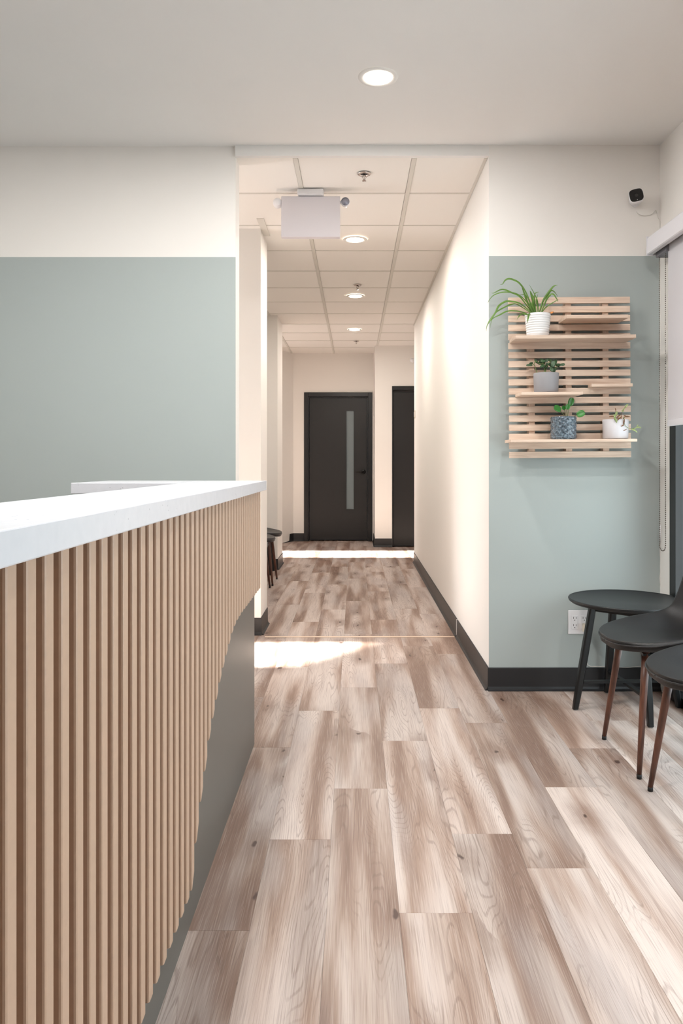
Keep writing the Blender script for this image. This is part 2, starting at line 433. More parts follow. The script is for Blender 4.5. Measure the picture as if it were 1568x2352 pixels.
for i, y0 in enumerate(rows):
    y1 = rows[i + 1] if i + 1 < len(rows) else 11.6
    for j in range(len(cols) - 1):
        x0, x1 = cols[j], cols[j + 1]
        if x0 > 0.2:
            if y1 < 8.95:
                if x0 > 0.5: continue
                x1 = XR + 0.0
            elif y0 > 10.3: continue
        if x0 > 0.9 and y1 < 9: continue
        y1c = min(y1, 11.16)
        o = bpy.data.objects.new('tile', tile_mesh(x1 - x0, y1c - y0)); C.objects.link(o)
        o.location = ((x0 + x1) / 2, (y0 + y1c) / 2, HT); o.parent = tc_
for j, x in enumerate(cols):
    if x > 0.9: y0, y1 = 8.85, 10.38
    elif x > 0.2: y0, y1 = 3.942, 10.38
    elif x < -1.0: y0, y1 = 4.06, 11.14
    elif x < -0.6: y0, y1 = 4.06, 11.14
    else: y0, y1 = 3.942, 11.148
    obj('runner', B(x - .012, x + .012, y0, y1, HT, HT + .03), 'grid', tc_)
for y in rows[1:]:
    x0 = -1.53
    x1 = XR - 0.001 if y < 8.85 else (1.9 if y < 10.37 else .27)
    obj('cross_bar', B(x0, x1, y - .0065, y + .0065, HT + .0012, HT + .03), 'grid', tc_)
obj('wall_angle', B(XR - .016, XR - .001, 3.942, 8.83, HT - .0002, HT + .012), 'grid', tc_)
obj('wall_angle', B(-0.6345, -0.590, 4.93, 5.31, HT - .001, HT + .012), 'grid', tc_)

# walls
struct('wall_left', B(-3.1, XL, DL, 4.05, 0, HM + .05), 'wall2', 'sage green wall with cream top band behind the reception counter')
struct('wall_right.005', B(1.66, 2.6, 8.7, 8.83, 0, HM + .05), 'wall', 'cream wall of the side hall')
struct('wall_right', B(XR, 1.66, DS, 8.83, 0, HM + .05), 'wall2', 'sage green wall with cream top band, turning into the long cream corridor side')
struct('wall_left.001', B(-1.40, -0.6345, 5.15, 5.51, 0, HT + .03), 'wall', 'cream wall end beside the waiting alcove')
struct('wall_left.002', B(-1.45, -0.835, 8.23, 8.78, 0, HT + .03), 'wall', 'cream wall end past the alcove chairs')
struct('wall_left.003', B(-1.50, -1.40, 5.15, 8.78, 0, HT + .03), 'wall', 'cream wall behind the alcove chairs')
bm = bmesh.new()
prism(bm, [Vector(p) for p in ((-0.90, 11.152, 0), (-0.743 - .0, 11.15, 0), (-0.743, 11.4, 0), (-1.5, 11.4, 0), (-1.5, 10.28, 0), (-1.40, 10.28, 0), (-1.034, 10.875, 0))], Vector((0, 0, HT + .03)))
struct('wall_back', bm, 'wall', 'cream end wall left of the black door, with an angled corner')
struct('wall_back.001', B(-0.743, 0.254, 11.15, 11.4, 2.172, HT + .03), 'wall', 'cream end wall above the black door')
struct('wall_back.002', B(0.254, 0.272, 11.15, 11.4, 0, HT + .03), 'wall', 'cream sliver right of the black door')
bm = bmesh.new(); box(bm, 0.272, 0.503, 10.39, 11.4, 0, HT + .03)
struct('wall_back.003', bm, 'wall', 'cream wall between the two black doors')
struct('wall_back.004', B(0.503, 1.42, 10.39, 11.4, 2.190, HT + .03), 'wall', 'cream wall above the right black door')
struct('wall_back.005', B(1.42, 2.6, 10.39, 11.4, 0, HT + .03), 'wall', 'cream wall beyond the right black door')
struct('wall_right.002', B(2.5, 2.6, 8.83, 10.39, 0, HT + .03), 'wall', 'cream wall closing the side hall')
# outer wall on the left with the two daylight openings
def outer(z0, z1, y0, y1, nm, lb): struct(nm, B(-4.6, -4.5, y0, y1, z0, z1), 'wall', lb)
outer(0, HT + .03, 3.9, 4.36, 'wall_left.004', 'outer wall pier')
bm = bmesh.new()
prism(bm, [Vector(p) for p in ((-4.6, 4.36, 1.53), (-4.6, 4.93, 1.70), (-4.6, 4.93, HT + .03), (-4.6, 4.36, HT + .03))], Vector((.1, 0, 0)))  # raked edge made up to slant the end of the sun patch
struct('wall_left.005', bm, 'wall', 'unseen outer wall, its lower edge raked to slant the sun patch')
outer(0, HT + .03, 4.93, 9.28, 'wall_left.006', 'outer wall between the openings')
outer(2.1, HT + .03, 9.28, 9.96, 'wall_left.007', 'outer wall above the far opening')
outer(0, HT + .03, 9.96, 11.6, 'wall_left.008', 'outer wall at the far end')
struct('wall_left.009', B(-4.5, -1.5, 8.68, 8.78, 0, HT + .03), 'wall', 'cream passage side wall')
struct('wall_left.010', B(-4.5, -1.5, 10.28, 10.38, 0, HT + .03), 'wall', 'cream passage side wall')
struct('wall_left.011', B(-4.5, -3.1, DL, 4.05, 0, HT + .03), 'wall', 'cream passage side wall')
struct('wall_left.012', B(-4.5, -1.5, 5.15, 5.25, 0, HT + .03), 'wall', 'cream passage side wall')
# waiting room shell: window wall on the right, left side and rear
struct('wall_left.013', B(-3.1, -3.0, -3.0, DL, 0, HM), 'wall', 'cream side wall of the waiting room')
struct('wall_right.001', B(1.56, 1.66, 3.775, DS, 0, HM), 'wall', 'narrow cream return beside the shopfront window')
struct('wall_right.003', B(1.56, 1.66, -3.0, 3.775, 2.26, HM), 'wall', 'cream wall band above the shopfront window')
struct('wall_right.004', B(1.56, 1.66, -3.0, 0.3, 0, 2.26), 'wall', 'cream wall at the rear corner')
struct('wall_front', B(-3.1, 1.66, -3.1, -3.0, 0, HM), 'wall', 'cream wall behind the camera')
struct('wall_back.006', B(-1.5, 2.6, 11.4, 11.5, 0, HT + .03), 'wall', 'unseen wall added to block light behind the doors')  # added backing, keeps sky light out of the door gaps
outside = struct('outside_ground', B(1.68, 8, -6, 9, -0.12, -0.05), 'pavement', 'pale paving outside the shopfront')

# windows
def window(name, label, y0, y1, x=1.585, z0=0.0, z1=2.26):
    r = struct_empty(name, label, (x, (y0 + y1) / 2, 0)); h = (y1 - y0) / 2
    t = .05
    for a in ((-.035, .05, h - t, h, z0, z1), (-.035, .05, -h, -h + t, z0, z1), (-.035, .05, -h + t, h - t, z1 - t, z1), (-.035, .05, -h + t, h - t, z0, z0 + .045)):
        obj('frame_bar', B(*a), 'blackframe', r, bevel=.003)
    obj('stop_bar', B(-.048, -.036, h - .105, h - .052, z0 + .05, z1 - t - .01), 'blackframe', r)
    obj('pane', B(.0, .006, -h + t, h - t, z0 + .045, z1 - t), 'glass', r)
    return r
window('window_1', 'black framed full height shopfront window beside the side table', 1.80, 3.770)
window('window_2', 'black framed full height shopfront window beside the chairs', 0.3, 1.80)

# baseboards (cove profile)
def baseboard(name, label, p, q, nrm, m='base', h=0.116):
    p, q, n = Vector((*p, 0)), Vector((*q, 0)), Vector((*nrm, 0)).normalized()
    prof = [(0.0, 0.0), (0.020, 0.0), (0.020, 0.003), (0.011, 0.009), (0.007, 0.020), (0.006, h - .003), (0.003, h), (0, h)]
    bm = bmesh.new(); prism(bm, [p + n * (a + .0003) + Vector((0, 0, b + .0005)) for a, b in prof], q - p)
    return struct(name, bm, m, label)
baseboard('baseboard_right', 'charcoal baseboard under the sage wall', (XR - .006, DS), (1.56, DS), (0, -1))
baseboard('baseboard_right.001', 'charcoal baseboard along the near part of the corridor wall', (XR, DS - .006), (XR, 5.085), (-1, 0))
baseboard('baseboard_right.002', 'charcoal baseboard along the far part of the corridor wall', (XR, 5.095), (XR, 8.83), (-1, 0))
obj_c = struct('trim_2', B(XR - .0095, XR - .0003, 5.085, 5.095, 0.0005, .118), 'sun_mark', 'white strip for the streak of sun on the corridor baseboard')  # white strip put in where the sun streak meets the baseboard
baseboard('baseboard_left', 'charcoal baseboard behind the counter', (-3.0, DL), (XL, DL), (0, -1))
baseboard('baseboard_left.001', 'charcoal baseboard on the first wall end', (-1.40, 5.15), (-.6285, 5.15), (0, -1))
baseboard('baseboard_left.002', 'charcoal baseboard on the side of the first wall end', (-.6345, 5.144), (-.6345, 5.51), (1, 0))
baseboard('baseboard_left.003', 'charcoal baseboard on the second wall end', (-1.40, 8.23), (-.829, 8.23), (0, -1))
baseboard('baseboard_left.004', 'charcoal baseboard on the side of the second wall end', (-.835, 8.224), (-.835, 8.78), (1, 0))
baseboard('baseboard_back', 'charcoal baseboard left of the black door', (-.90, 11.15), (-.745, 11.15), (0, -1))
baseboard('baseboard_back.001', 'charcoal baseboard on the angled corner', (-1.40, 10.28), (-.90, 11.15), (.87, -.5))
baseboard('baseboard_back.002', 'charcoal baseboard between the two doors', (.266, 10.39), (.501, 10.39), (0, -1))
baseboard('baseboard_back.003', 'charcoal baseboard on the jog beside the door', (.272, 10.384), (.272, 11.15), (-1, 0))

# doors
d1 = struct_empty('door_1', 'black door with a tall narrow frosted window at the end of the corridor', (-.2445, 11.15, 0))
fw = .5
for a in ((-fw + .002, -fw + .062, -.02, .14, 0, 2.168), (fw - .064, fw - .004, -.02, .14, 0, 2.168), (-fw + .062, fw - .064, -.02, .14, 2.108, 2.168)):
    obj('door_frame', B(*a), 'blackframe', d1, bevel=.004)
for a in ((-fw + .062, -fw + .076, .03, .13, 0, 2.108), (fw - .078, fw - .064, .03, .13, 0, 2.108), (-fw + .076, fw - .078, .03, .13, 2.094, 2.108)):
    obj('door_stop', B(*a), 'blackframe', d1)
lx0, lx1, lz0, lz1 = .108, .238, .452, 1.915
bm = bmesh.new(); dz = .012
for a in ((-.420, lx0, .04, .085, dz, 2.09), (lx1, .418, .04, .085, dz, 2.09), (lx0, lx1, .04, .085, dz, lz0), (lx0, lx1, .04, .085, lz1, 2.09)): box(bm, *a)
leaf = obj('door_leaf', bm, 'black', d1)
bm = bmesh.new()
for a in ((lx0, lx0 + .012, .034, .05, lz0, lz1), (lx1 - .012, lx1, .034, .05, lz0, lz1), (lx0 + .012, lx1 - .012, .034, .05, lz0, lz0 + .012), (lx0 + .012, lx1 - .012, .034, .05, lz1 - .012, lz1)): box(bm, *a)
obj('glass_bead', bm, 'blackframe', leaf)
obj('pane', B(lx0 + .012, lx1 - .012, .055, .062, lz0 + .012, lz1 - .012), 'frost', leaf)
hx, hz = .365, 1.012
bm = bmesh.new(); lathe(bm, [(.010, .040), (.034, .038), (.036, .030), (.034, .026), (.012, .026)], 24, (hx, 0, hz), 'Y')
hd = obj('door_handle', bm, 'hw', d1, smooth=True)
bm = bmesh.new(); tube(bm, [(hx, .026, hz), (hx, -.02, hz), (hx - .02, -.028, hz), (hx - .06, -.028, hz), (hx - .11, -.024, hz)], [.011, .011, .012, .009, .008], 10)
obj('lever', bm, 'hw', hd, smooth=True)

d2 = struct_empty('door_2', 'plain black sliding door partly hidden by the corridor wall', (.9615, 10.39, 0))
for a in ((-.457, -.445, -.01, .12, 0, 2.186), (.445, .457, -.01, .12, 0, 2.186), (-.445, .445, -.01, .12, 2.135, 2.186)):
    obj('door_frame', B(*a), 'blackframe', d2, bevel=.002)
obj('door_leaf', B(-.442, .442, .03, .07, .012, 2.108), 'black', d2, bevel=.002)
obj('track', B(-.443, .443, .035, .065, 2.111, 2.134), 'hole', d2)

# ------------------------------------------------------------------ reception counter
rc = thing('reception_counter', 'reception counter with white quartz top and vertical tan slats over a grey base', 'counter', (-.48, 1.7, 0))
def L(p): return Vector(p) - Vector((-.48, 1.7, 0))
def ex(y): return -.353 - .0070 * (y - .757)
def tz(y): return 1.1058 - .00577 * (y - .757)
TH, TW = .0394, .2565
def slab(bm, corners):
    top = [bm.verts.new(L((x, y, tz(y)))) for x, y in corners]
    bot = [bm.verts.new(L((x, y, tz(y) - TH))) for x, y in corners]
    bm.faces.new(top); bm.faces.new(list(reversed(bot)))
    n = len(corners)
    for i in range(n): bm.faces.new((top[i], top[(i + 1) % n], bot[(i + 1) % n], bot[i]))
bm = bmesh.new(); slab(bm, [(ex(-.3), -.3), (ex(3.2), 3.2), (ex(3.2) - TW, 3.2), (ex(-.3) - TW, -.3)])
obj('countertop', bm, 'quartz', rc, bevel=.0022)
bm = bmesh.new(); slab(bm, [(ex(2.77) - TW - .0006, 2.77), (ex(3.2) - TW - .0006, 3.2), (-1.03, 3.2), (-1.03, 2.77)])
obj('return_top', bm, 'quartz', rc, bevel=.0022)
def lb(bm, x0, x1, y0, y1, z0, z1): box(bm, x0 + .48, x1 + .48, y0 - 1.7, y1 - 1.7, z0, z1)
bm = bmesh.new(); lb(bm, -.545, -.416, -.2, 3.163, 0.0, tz(3.16) - TH - .001); obj('base_panel', bm, 'panel', rc, bevel=.0015)
bm = bmesh.new(); lb(bm, -.95, -.547, 2.86, 3.10, 0.0, tz(3.16) - TH - .001); obj('return_panel', bm, 'panel', rc, bevel=.0015)
PROF = [(-1, .145), (1.83, .146), (1.862, .19), (1.888, .2446), (1.9435, .319), (2.003, .3774), (2.05, .4324), (2.11, .474), (2.169, .5106),
        (2.222, .543), (2.277, .569), (2.336, .5925), (2.385, .6115), (2.427, .628), (2.48, .6388), (2.538, .6467), (2.652, .651), (9, .646)]
def prof(y):
    for (a, za), (b, zb) in zip(PROF, PROF[1:]):
        if a <= y <= b: return za + (zb - za) * (y - a) / (b - a)
# backing board with the same curved lower edge
ys = [-.19 + i * .02 for i in range(int((3.155 + .19) / .02) + 1)]
bm = bmesh.new()
pts = [L((-.4155, y, prof(y + .02) + .012)) for y in ys] + [L((-.4155, ys[-1], tz(ys[-1]) - TH - .002)), L((-.4155, ys[0], tz(ys[-1]) - TH - .002))]
prism(bm, pts, Vector((.003, 0, 0)))
obj('backing_board', bm, 'backing', rc)
for k in range(-18, 43):
    y0 = .854 + .0541 * k; y1 = y0 + .0305
    if y1 > 3.16: break
    bm = bmesh.new()
    xo, xi = -.390, -.412
    za, zb = prof(y0), prof(y1)
    r = .004
    outl = [(xi, y0), (xo - r, y0), (xo - r * .3, y0 + r * .3), (xo, y0 + r), (xo, y1 - r), (xo - r * .3, y1 - r * .3), (xo - r, y1), (xi, y1)]
    bot = [bm.verts.new(L((x, y, prof(y)))) for x, y in outl]
    top = [bm.verts.new(L((x, y, tz(y) - TH - .0006))) for x, y in outl]
    bm.faces.new(bot); bm.faces.new(list(reversed(top)))
    for i in range(8): bm.faces.new((bot[i], bot[(i + 1) % 8], top[(i + 1) % 8], top[i]))
    obj('slat', bm, 'slat', rc)

# ------------------------------------------------------------------ downlights, sprinklers, exit sign
def downlight(x, y, z, watts, label, r=.077):
    t = thing('downlight', label, 'ceiling light', (x, y, z), 0, 'round recessed downlights')
    bm = bmesh.new(); lathe(bm, [(r * .80, -.0005), (r * .80, -.004), (r * .93, -.006), (r * 1.08, -.003), (r * 1.10, -.0003)], 40)
    # open ring: remove the two caps
    for f in [f for f in bm.faces if len(f.verts) > 4]: bm.faces.remove(f)
    obj('trim_ring', bm, 'trimring', t, smooth=True)
    bm = bmesh.new(); lathe(bm, [(r * .80, -.0006), (r * .80, -.003), (r * .5, -.0036), (.001, -.0038)], 40)
    obj('diffuser', bm, 'glow', t)
    d = bpy.data.lights.new('lamp', 'AREA'); d.shape = 'DISK'; d.size = r * 1.5; d.energy = watts; d.color = (1.0, .98, .955) if z > 2.76 else (1.0, .935, .86)
    o = bpy.data.objects.new('lamp', d); C.objects.link(o); o.location = (0, 0, -.009); o.parent = t
    return t
downlight(.097, 3.216, HM, 14, 'large round downlight in the plain ceiling nearest the camera')
for _x, _y, _l in ((-1.8, 1.9, 'added unseen downlight left of the frame'), (-.55, 1.3, 'added unseen downlight to brighten the counter top'), (-.85, 2.5, 'added unseen downlight over the counter return'), (.9, 1.9, 'added unseen downlight above the chairs')): downlight(_x, _y, HM, 36 if _x == -.55 else 17, _l)  # unseen lamps added to light the counter top and the room
downlight(0.0, 5.39, HT, 17, 'round downlight in the tile ceiling just behind the hanging sign')
downlight(.004, 7.24, HT, 17, 'round downlight in the tile ceiling, beside the second sprinkler')
downlight(-.005, 9.10, HT, 17, 'small far round downlight in the tile ceiling near the doors')

def sprinkler(x, y, label):
    t = thing('sprinkler', label, 'sprinkler', (x, y, HT), 0, 'ceiling sprinklers')
    bm = bmesh.new(); lathe(bm, [(.020, -.0006), (.022, -.006), (.030, -.007), (.037, -.003), (.037, -.0004)], 28)
    for f in [f for f in bm.faces if len(f.verts) > 4]: bm.faces.remove(f)
    obj('escutcheon', bm, 'chrome', t, smooth=True)
    obj('recess_cup', (lambda b: (lathe(b, [(.021, -.0004), (.021, -.0016), (.001, -.0018)], 24), b)[1])(bmesh.new()), 'hole', t)
    bm = bmesh.new(); lathe(bm, [(.006, -.0020), (.006, -.014), (.0035, -.018), (.0035, -.034), (.0045, -.036), (.001, -.038)], 12)
    for s in (-1, 1): tube(bm, [(s * .006, 0, -.012), (s * .011, 0, -.020), (s * .004, 0, -.034)], .0016, 6)
    obj('frame_arm', bm, 'chrome', t, smooth=True)
    bm = bmesh.new(); lathe(bm, [(.001, -.0385), (.011, -.038), (.0115, -.0395), (.001, -.041)], 18); obj('deflector', bm, 'chrome', t)
sprinkler(.0497, 4.155, 'sprinkler head in the nearest ceiling tile row, before the hanging sign')
sprinkler(.023, 6.79, 'sprinkler head just before the second corridor downlight')
sprinkler(.017, 9.96, 'tiny far sprinkler head close to the black doors')

sx, sy_ = (713.5 - CX) / F * 4.42, 4.42
t = thing('exit_sign', 'blank white back of a ceiling hung sign with two lamp heads', 'sign', (sx, sy_, HT))
obj('canopy', B(-.075, .075, -.045, .035, -.034, -.0005), 'white_plastic', t, bevel=.006)
obj('housing', B(-.170, .170, -.020, .022, -.272, -.036), 'sign', t, bevel=.004)
for s in (-1, 1):
    bm = bmesh.new()
    if s > 0:
        tube(bm, [(s * .170, 0, -.066), (s * .183, 0, -.066)], .008, 10)
        lathe(bm, [(.008, .035), (.020, .028), (.0255, .008), (.026, -.012), (.024, -.014)], 24, (s * .2, 0, -.066), 'Y')
        o = obj('lamp_head', bm, 'white_plastic', t, smooth=True)
        bm = bmesh.new(); lathe(bm, [(.001, -.013), (.0235, -.0142), (.0235, -.016), (.001, -.0175)], 24, (s * .2, 0, -.066), 'Y')
        ln = obj('lens', bm, 'lens', o, smooth=True)
    else:
        tube(bm, [(s * .170, 0, -.068), (s * .18, 0, -.068)], .008, 10)
        lathe(bm, [(.005, -.036), (.016, -.032), (.024, -.016), (.027, .006), (.026, .022), (.024, .024)], 24, (s * .192, .004, -.068), 'Y')
        obj('lamp_head', bm, 'white_plastic', t, smooth=True)

t = thing('emergency_light', 'white lamp head peeking past the corridor wall above the right door', 'light', (.86, 10.385, 2.53))
obj('housing', B(-.05, .13, -.045, -.001, -.06, .05), 'white_plastic', t, bevel=.006)
bm = bmesh.new(); lathe(bm, [(.010, .02), (.026, .012), (.032, -.012), (.030, -.018), (.001, -.02)], 20, (-.082, -.045, .0), 'Y')
h_ = obj('lamp_head', bm, 'white_plastic', t, smooth=True)

t = thing('wall_controller', 'small ivory wall control plate near the far end of the corridor wall', 'switch', (XR, 8.70, 1.70))
obj('plate', B(-.008, -.0005, -.035, .035, -.045, .045), 'ivory', t, bevel=.002)
obj('paddle', B(-.013, -.0082, -.016, .016, -.028, .028), 'white_plastic', t, bevel=.001)

# ------------------------------------------------------------------ slatted wall shelf and plants
PX0, PX1, PY = .775, 1.388, 3.850      # front face plane of the slats
sp = thing('slatted_shelf_panel', 'pale pine slatted wall panel with five small shelves, hung on the sage wall', 'shelf', (1.08, DS, 1.60))
tilt = math.radians(-.40)
def SL(x, z): return (x - 1.08, z - 1.60)
z_first = EYE + (CY - 689.5) / F * PY
pitch = 20.86 / F * PY; sh = 14.4 / F * PY
sp.rotation_euler = (0, tilt, 0)
for i in range(18):
    x0, zc = SL(PX0, z_first - pitch * i); x1, _ = SL(PX1, 0)
    obj('slat', B(x0, x1, -.060, -.048, zc - sh / 2, zc + sh / 2), 'pine', sp, bevel=.0012)
ztop, zbot = SL(0, z_first)[1] + sh / 2 - .004, SL(0, z_first - pitch * 17)[1] - sh / 2 + .004
for px in (1219.5, 1304.5, 1389.5):
    xc = (px - CX) / F * 3.87 - 1.08
    obj('batten', B(xc - .0155, xc + .0155, -.0478, -.001, zbot, ztop), 'pine_v', sp, bevel=.001)
def shelf(x0, x1, ztop_, th, front, back=-.0605):
    a, zt = SL(x0, ztop_); b, _ = SL(x1, 0)
    return obj('shelf', B(a, b, front - DS, back, zt - th, zt), 'pine', sp, bevel=.001)
FR = 3.705
S1z = EYE + (CY - 769) / F * FR
shelf(.779, 1.364, S1z, .017, FR)
S2z = EYE + (CY - 723) / F * FR; shelf(1.027, 1.327, S2z, .017, FR)
S3z = EYE + (CY - 899.5) / F * FR; shelf(.806, 1.105, S3z, .014, FR)
S4z = EYE + (CY - 881.5) / F * 3.79; shelf(1.172, 1.377, S4z, .015, 3.79)
S5z = EYE + (CY - 1008.5) / F * FR; shelf(.752, 1.366, S5z, .014, FR)
bpy.context.view_layer.update()
def on_shelf(x, zs):     # shelf top height under the slight tilt
    return zs + (x - 1.08) * math.tan(-tilt) 

def strip_leaf(pts, wid, parent, m, org, fold=.25, tipw=.08, name='leaf', basew=.45):
    pts = smooth_path(pts, 4); n = len(pts); bm = bmesh.new(); rows_ = []
    for i, p in enumerate(pts):
        t = (pts[min(i + 1, n - 1)] - pts[max(i - 1, 0)]).normalized()
        view = Vector((0.15, -1, .25)).normalized()
        s = t.cross(view)
        s = s.normalized() if s.length > 1e-4 else Vector((1, 0, 0))
        nn = s.cross(t).normalized()
        u = i / (n - 1)
        wd = wid * (basew + (1 - basew) * math.sin(min(1, u * 2.2) * PI / 2)) * (1 if u < .55 else max(tipw, 1 - ((u - .55) / .45) ** 1.5))
        rows_.append([bm.verts.new(p - org + s * wd / 2 + nn * wd * fold), bm.verts.new(p - org), bm.verts.new(p - org - s * wd / 2 + nn * wd * fold)])
    for a, b in zip(rows_, rows_[1:]):
        for k in range(2): bm.faces.new((a[k], a[k + 1], b[k + 1], b[k]))
    o = obj(name, bm, m, parent, smooth=True)
    so = o.modifiers.new('thick', 'SOLIDIFY'); so.thickness = .0006; so.offset = 0
    return o
def oval_leaf(c, direction, ln, wd, parent, m, org, nrm=(0.1, -1, .2), thick=.0012, cup=.12, name='leaf', point=0.0):
    c = Vector(c); d = Vector(direction).normalized(); nn = Vector(nrm).normalized()
    s = d.cross(nn).normalized(); nn = s.cross(d).normalized()
    bm = bmesh.new(); nu, nv = 8, 5; g = []
    for i in range(nu + 1):
        u = i / nu; a = PI * u
        half = wd / 2 * (math.sin(a) ** (0.6 + point)) + .0004
        x = -math.cos(a) * ln / 2
        g.append([bm.verts.new(c - org + d * x + s * half * (2 * j / (nv - 1) - 1) + nn * (cup * wd * (abs(2 * j / (nv - 1) - 1) ** 2) - cup * ln * .5 * (x / ln * 2) ** 2)) for j in range(nv)])
    for a, b in zip(g, g[1:]):
        for j in range(nv - 1): bm.faces.new((a[j], a[j + 1], b[j + 1], b[j]))
    o = obj(name, bm, m, parent, smooth=True)
    so = o.modifiers.new('thick', 'SOLIDIFY'); so.thickness = thick; so.offset = 0
    return o
def pot(parent, prof_, m, n=40):
    bm = bmesh.new(); lathe(bm, prof_, n); return obj('pot', bm, m, parent, smooth=True)
PD = 3.775
# 1 spider plant in ribbed white pot
x1_, D1 = .902, PD
z1_ = on_shelf(x1_, S1z) + .0005
org = Vector((x1_, D1, z1_))
p1 = thing('potted_spider_plant', 'spider plant with long arching leaves in a ribbed white pot, on the upper shelf', 'plant', org)
prf = [(.001, 0), (.050, 0), (.0525, .004)]
hgt = .112
for i in range(9):
    za = .010 + i * .0112
    rr = .0535 + (.0635 - .0535) * za / hgt
    prf += [(rr - .0012, za), (rr + .0006, za + .003), (rr + .0006, za + .008), (rr - .0012, za + .0108)]
prf += [(.0635, hgt), (.0620, hgt + .001), (.0600, hgt - .001), (.0575, .085), (.001, .085)]
pot(p1, prf, 'pot_white')
bm = bmesh.new(); lathe(bm, [(.001, .0855), (.0565, .0855), (.0565, .095), (.03, .100), (.001, .102)], 24); obj('soil', bm, 'soil', p1)
def z1(x, y): return (1100 + x / 7.127, 620 + y / 7.127)
blades = [
 ([(880,690),(820,500),(740,330),(650,215),(560,165),(480,148),(420,175),(385,230),(340,238)], .0095, -.03),
 ([(890,690),(800,560),(690,440),(590,385),(470,365),(350,372),(230,420),(160,500),(145,545)], .0060, -.06),
 ([(870,690),(760,560),(650,430),(520,370),(430,330),(350,325),(240,378),(200,375)], .0085, .01),
 ([(870,700),(760,620),(650,545),(530,520),(430,520),(320,590),(270,690),(200,800),(130,910),(120,1000)], .0095, -.10),
 ([(860,700),(790,540),(740,400),(690,250)], .0105, .0),
 ([(880,700),(700,690),(560,672),(450,680),(330,740),(210,810),(185,950)], .0070, -.05),
 ([(880,700),(640,575),(530,565),(400,620),(270,700),(160,840),(115,960)], .0065, -.08),
 ([(900,690),(880,520),(850,400),(830,340)], .0125, .02),
 ([(930,690),(960,560),(920,430),(820,240)], .0060, .02),
 ([(960,690),(1040,520),(1120,390),(1210,275),(1285,245)], .0105, -.02),
 ([(980,690),(1080,540),(1110,440),(1170,345),(1230,360),(1290,440)], .0080, .02),
 ([(1000,690),(1080,530),(1150,420),(1210,400),(1270,480),(1290,520)], .0085, -.04),
 ([(1000,700),(1050,660),(1120,590),(1250,510),(1300,490)], .0050, -.05),
 ([(900,680),(830,720),(800,780),(790,865)], .0100, -.075),
 ([(900,690),(720,720),(660,750),(620,810)], .0065, -.07),
 ([(900,690),(910,560),(900,450),(920,380),(980,360)], .0070, .0),
 ([(890,690),(840,600),(835,510)], .0120, -.03),
 ([(930,690),(900,600),(880,480),(860,420)], .0130, .01),
 ([(950,690),(960,620),(930,520),(960,400)], .0075, -.01),
 ([(920,690),(870,590),(890,470),(850,380)], .0115, -.01),
 ([(900,690),(850,590),(800,470),(740,410),(660,400)], .0070, .02),
]
for pts, wd, dd in blades:
    n = len(pts); P3 = []
    for i, (a, b) in enumerate(pts):
        x, y = z1(a, b); u = i / (n - 1)
        P3.append(at(x, y, D1 + dd * (1 - (1 - u) ** 2) if u else D1))
    P3[0] = Vector((P3[0].x * .4 + x1_ * .6, D1 + random.uniform(-.02, .01), z1_ + .097))
    strip_leaf(P3, wd, p1, 'leaf', org)
strip_leaf([at(*z1(1165, 705), D1 - .03), at(*z1(1190, 700), D1 - .035), at(*z1(1222, 682), D1 - .04)], .009, p1, 'leaf_orange', org, tipw=.4, basew=.8)['label'] = 'dry orange leaf'

# 2 jade plant in plain grey pot
x2_ = .9435; z2_ = on_shelf(x2_, S3z) + .0005; org = Vector((x2_, PD, z2_))
p2 = thing('potted_jade_plant', 'dark green succulent in a plain matte grey pot, on the middle shelf', 'plant', org)
pot(p2, [(.001, .002), (.052, .002), (.055, .0), (.0585, .004), (.0615, .094), (.0608, .097), (.0585, .097), (.0565, .083), (.001, .083)], 'pot_grey')
bm = bmesh.new(); lathe(bm, [(.001, .0835), (.056, .0835), (.056, .088), (.001, .091)], 20); obj('soil', bm, 'soil', p2)
def z2(x, y): return (1180 + x / 9.8, 800 + y / 9.8)
for pts in ([(545, 520), (480, 430), (450, 370), (420, 375)], [(450, 370), (480, 290), (560, 340), (640, 350)], [(650, 515), (700, 420), (640, 330)], [(700, 515), (740, 400), (820, 280)],
            [(880, 515), (860, 430), (900, 330)], [(880, 500), (960, 400), (1060, 365)], [(660, 480), (780, 360), (860, 340)]):
    bm = bmesh.new()
    q = [at(*z2(a, b), PD + random.uniform(-.012, .012)) for a, b in pts]
    if pts[0][1] > 470: q[0].z = z2_ + .086; q[0].y = PD
    tube(bm, [v - org for v in smooth_path(q, 3)], .0018, 6); obj('stem', bm, 'stem', p2, smooth=True)
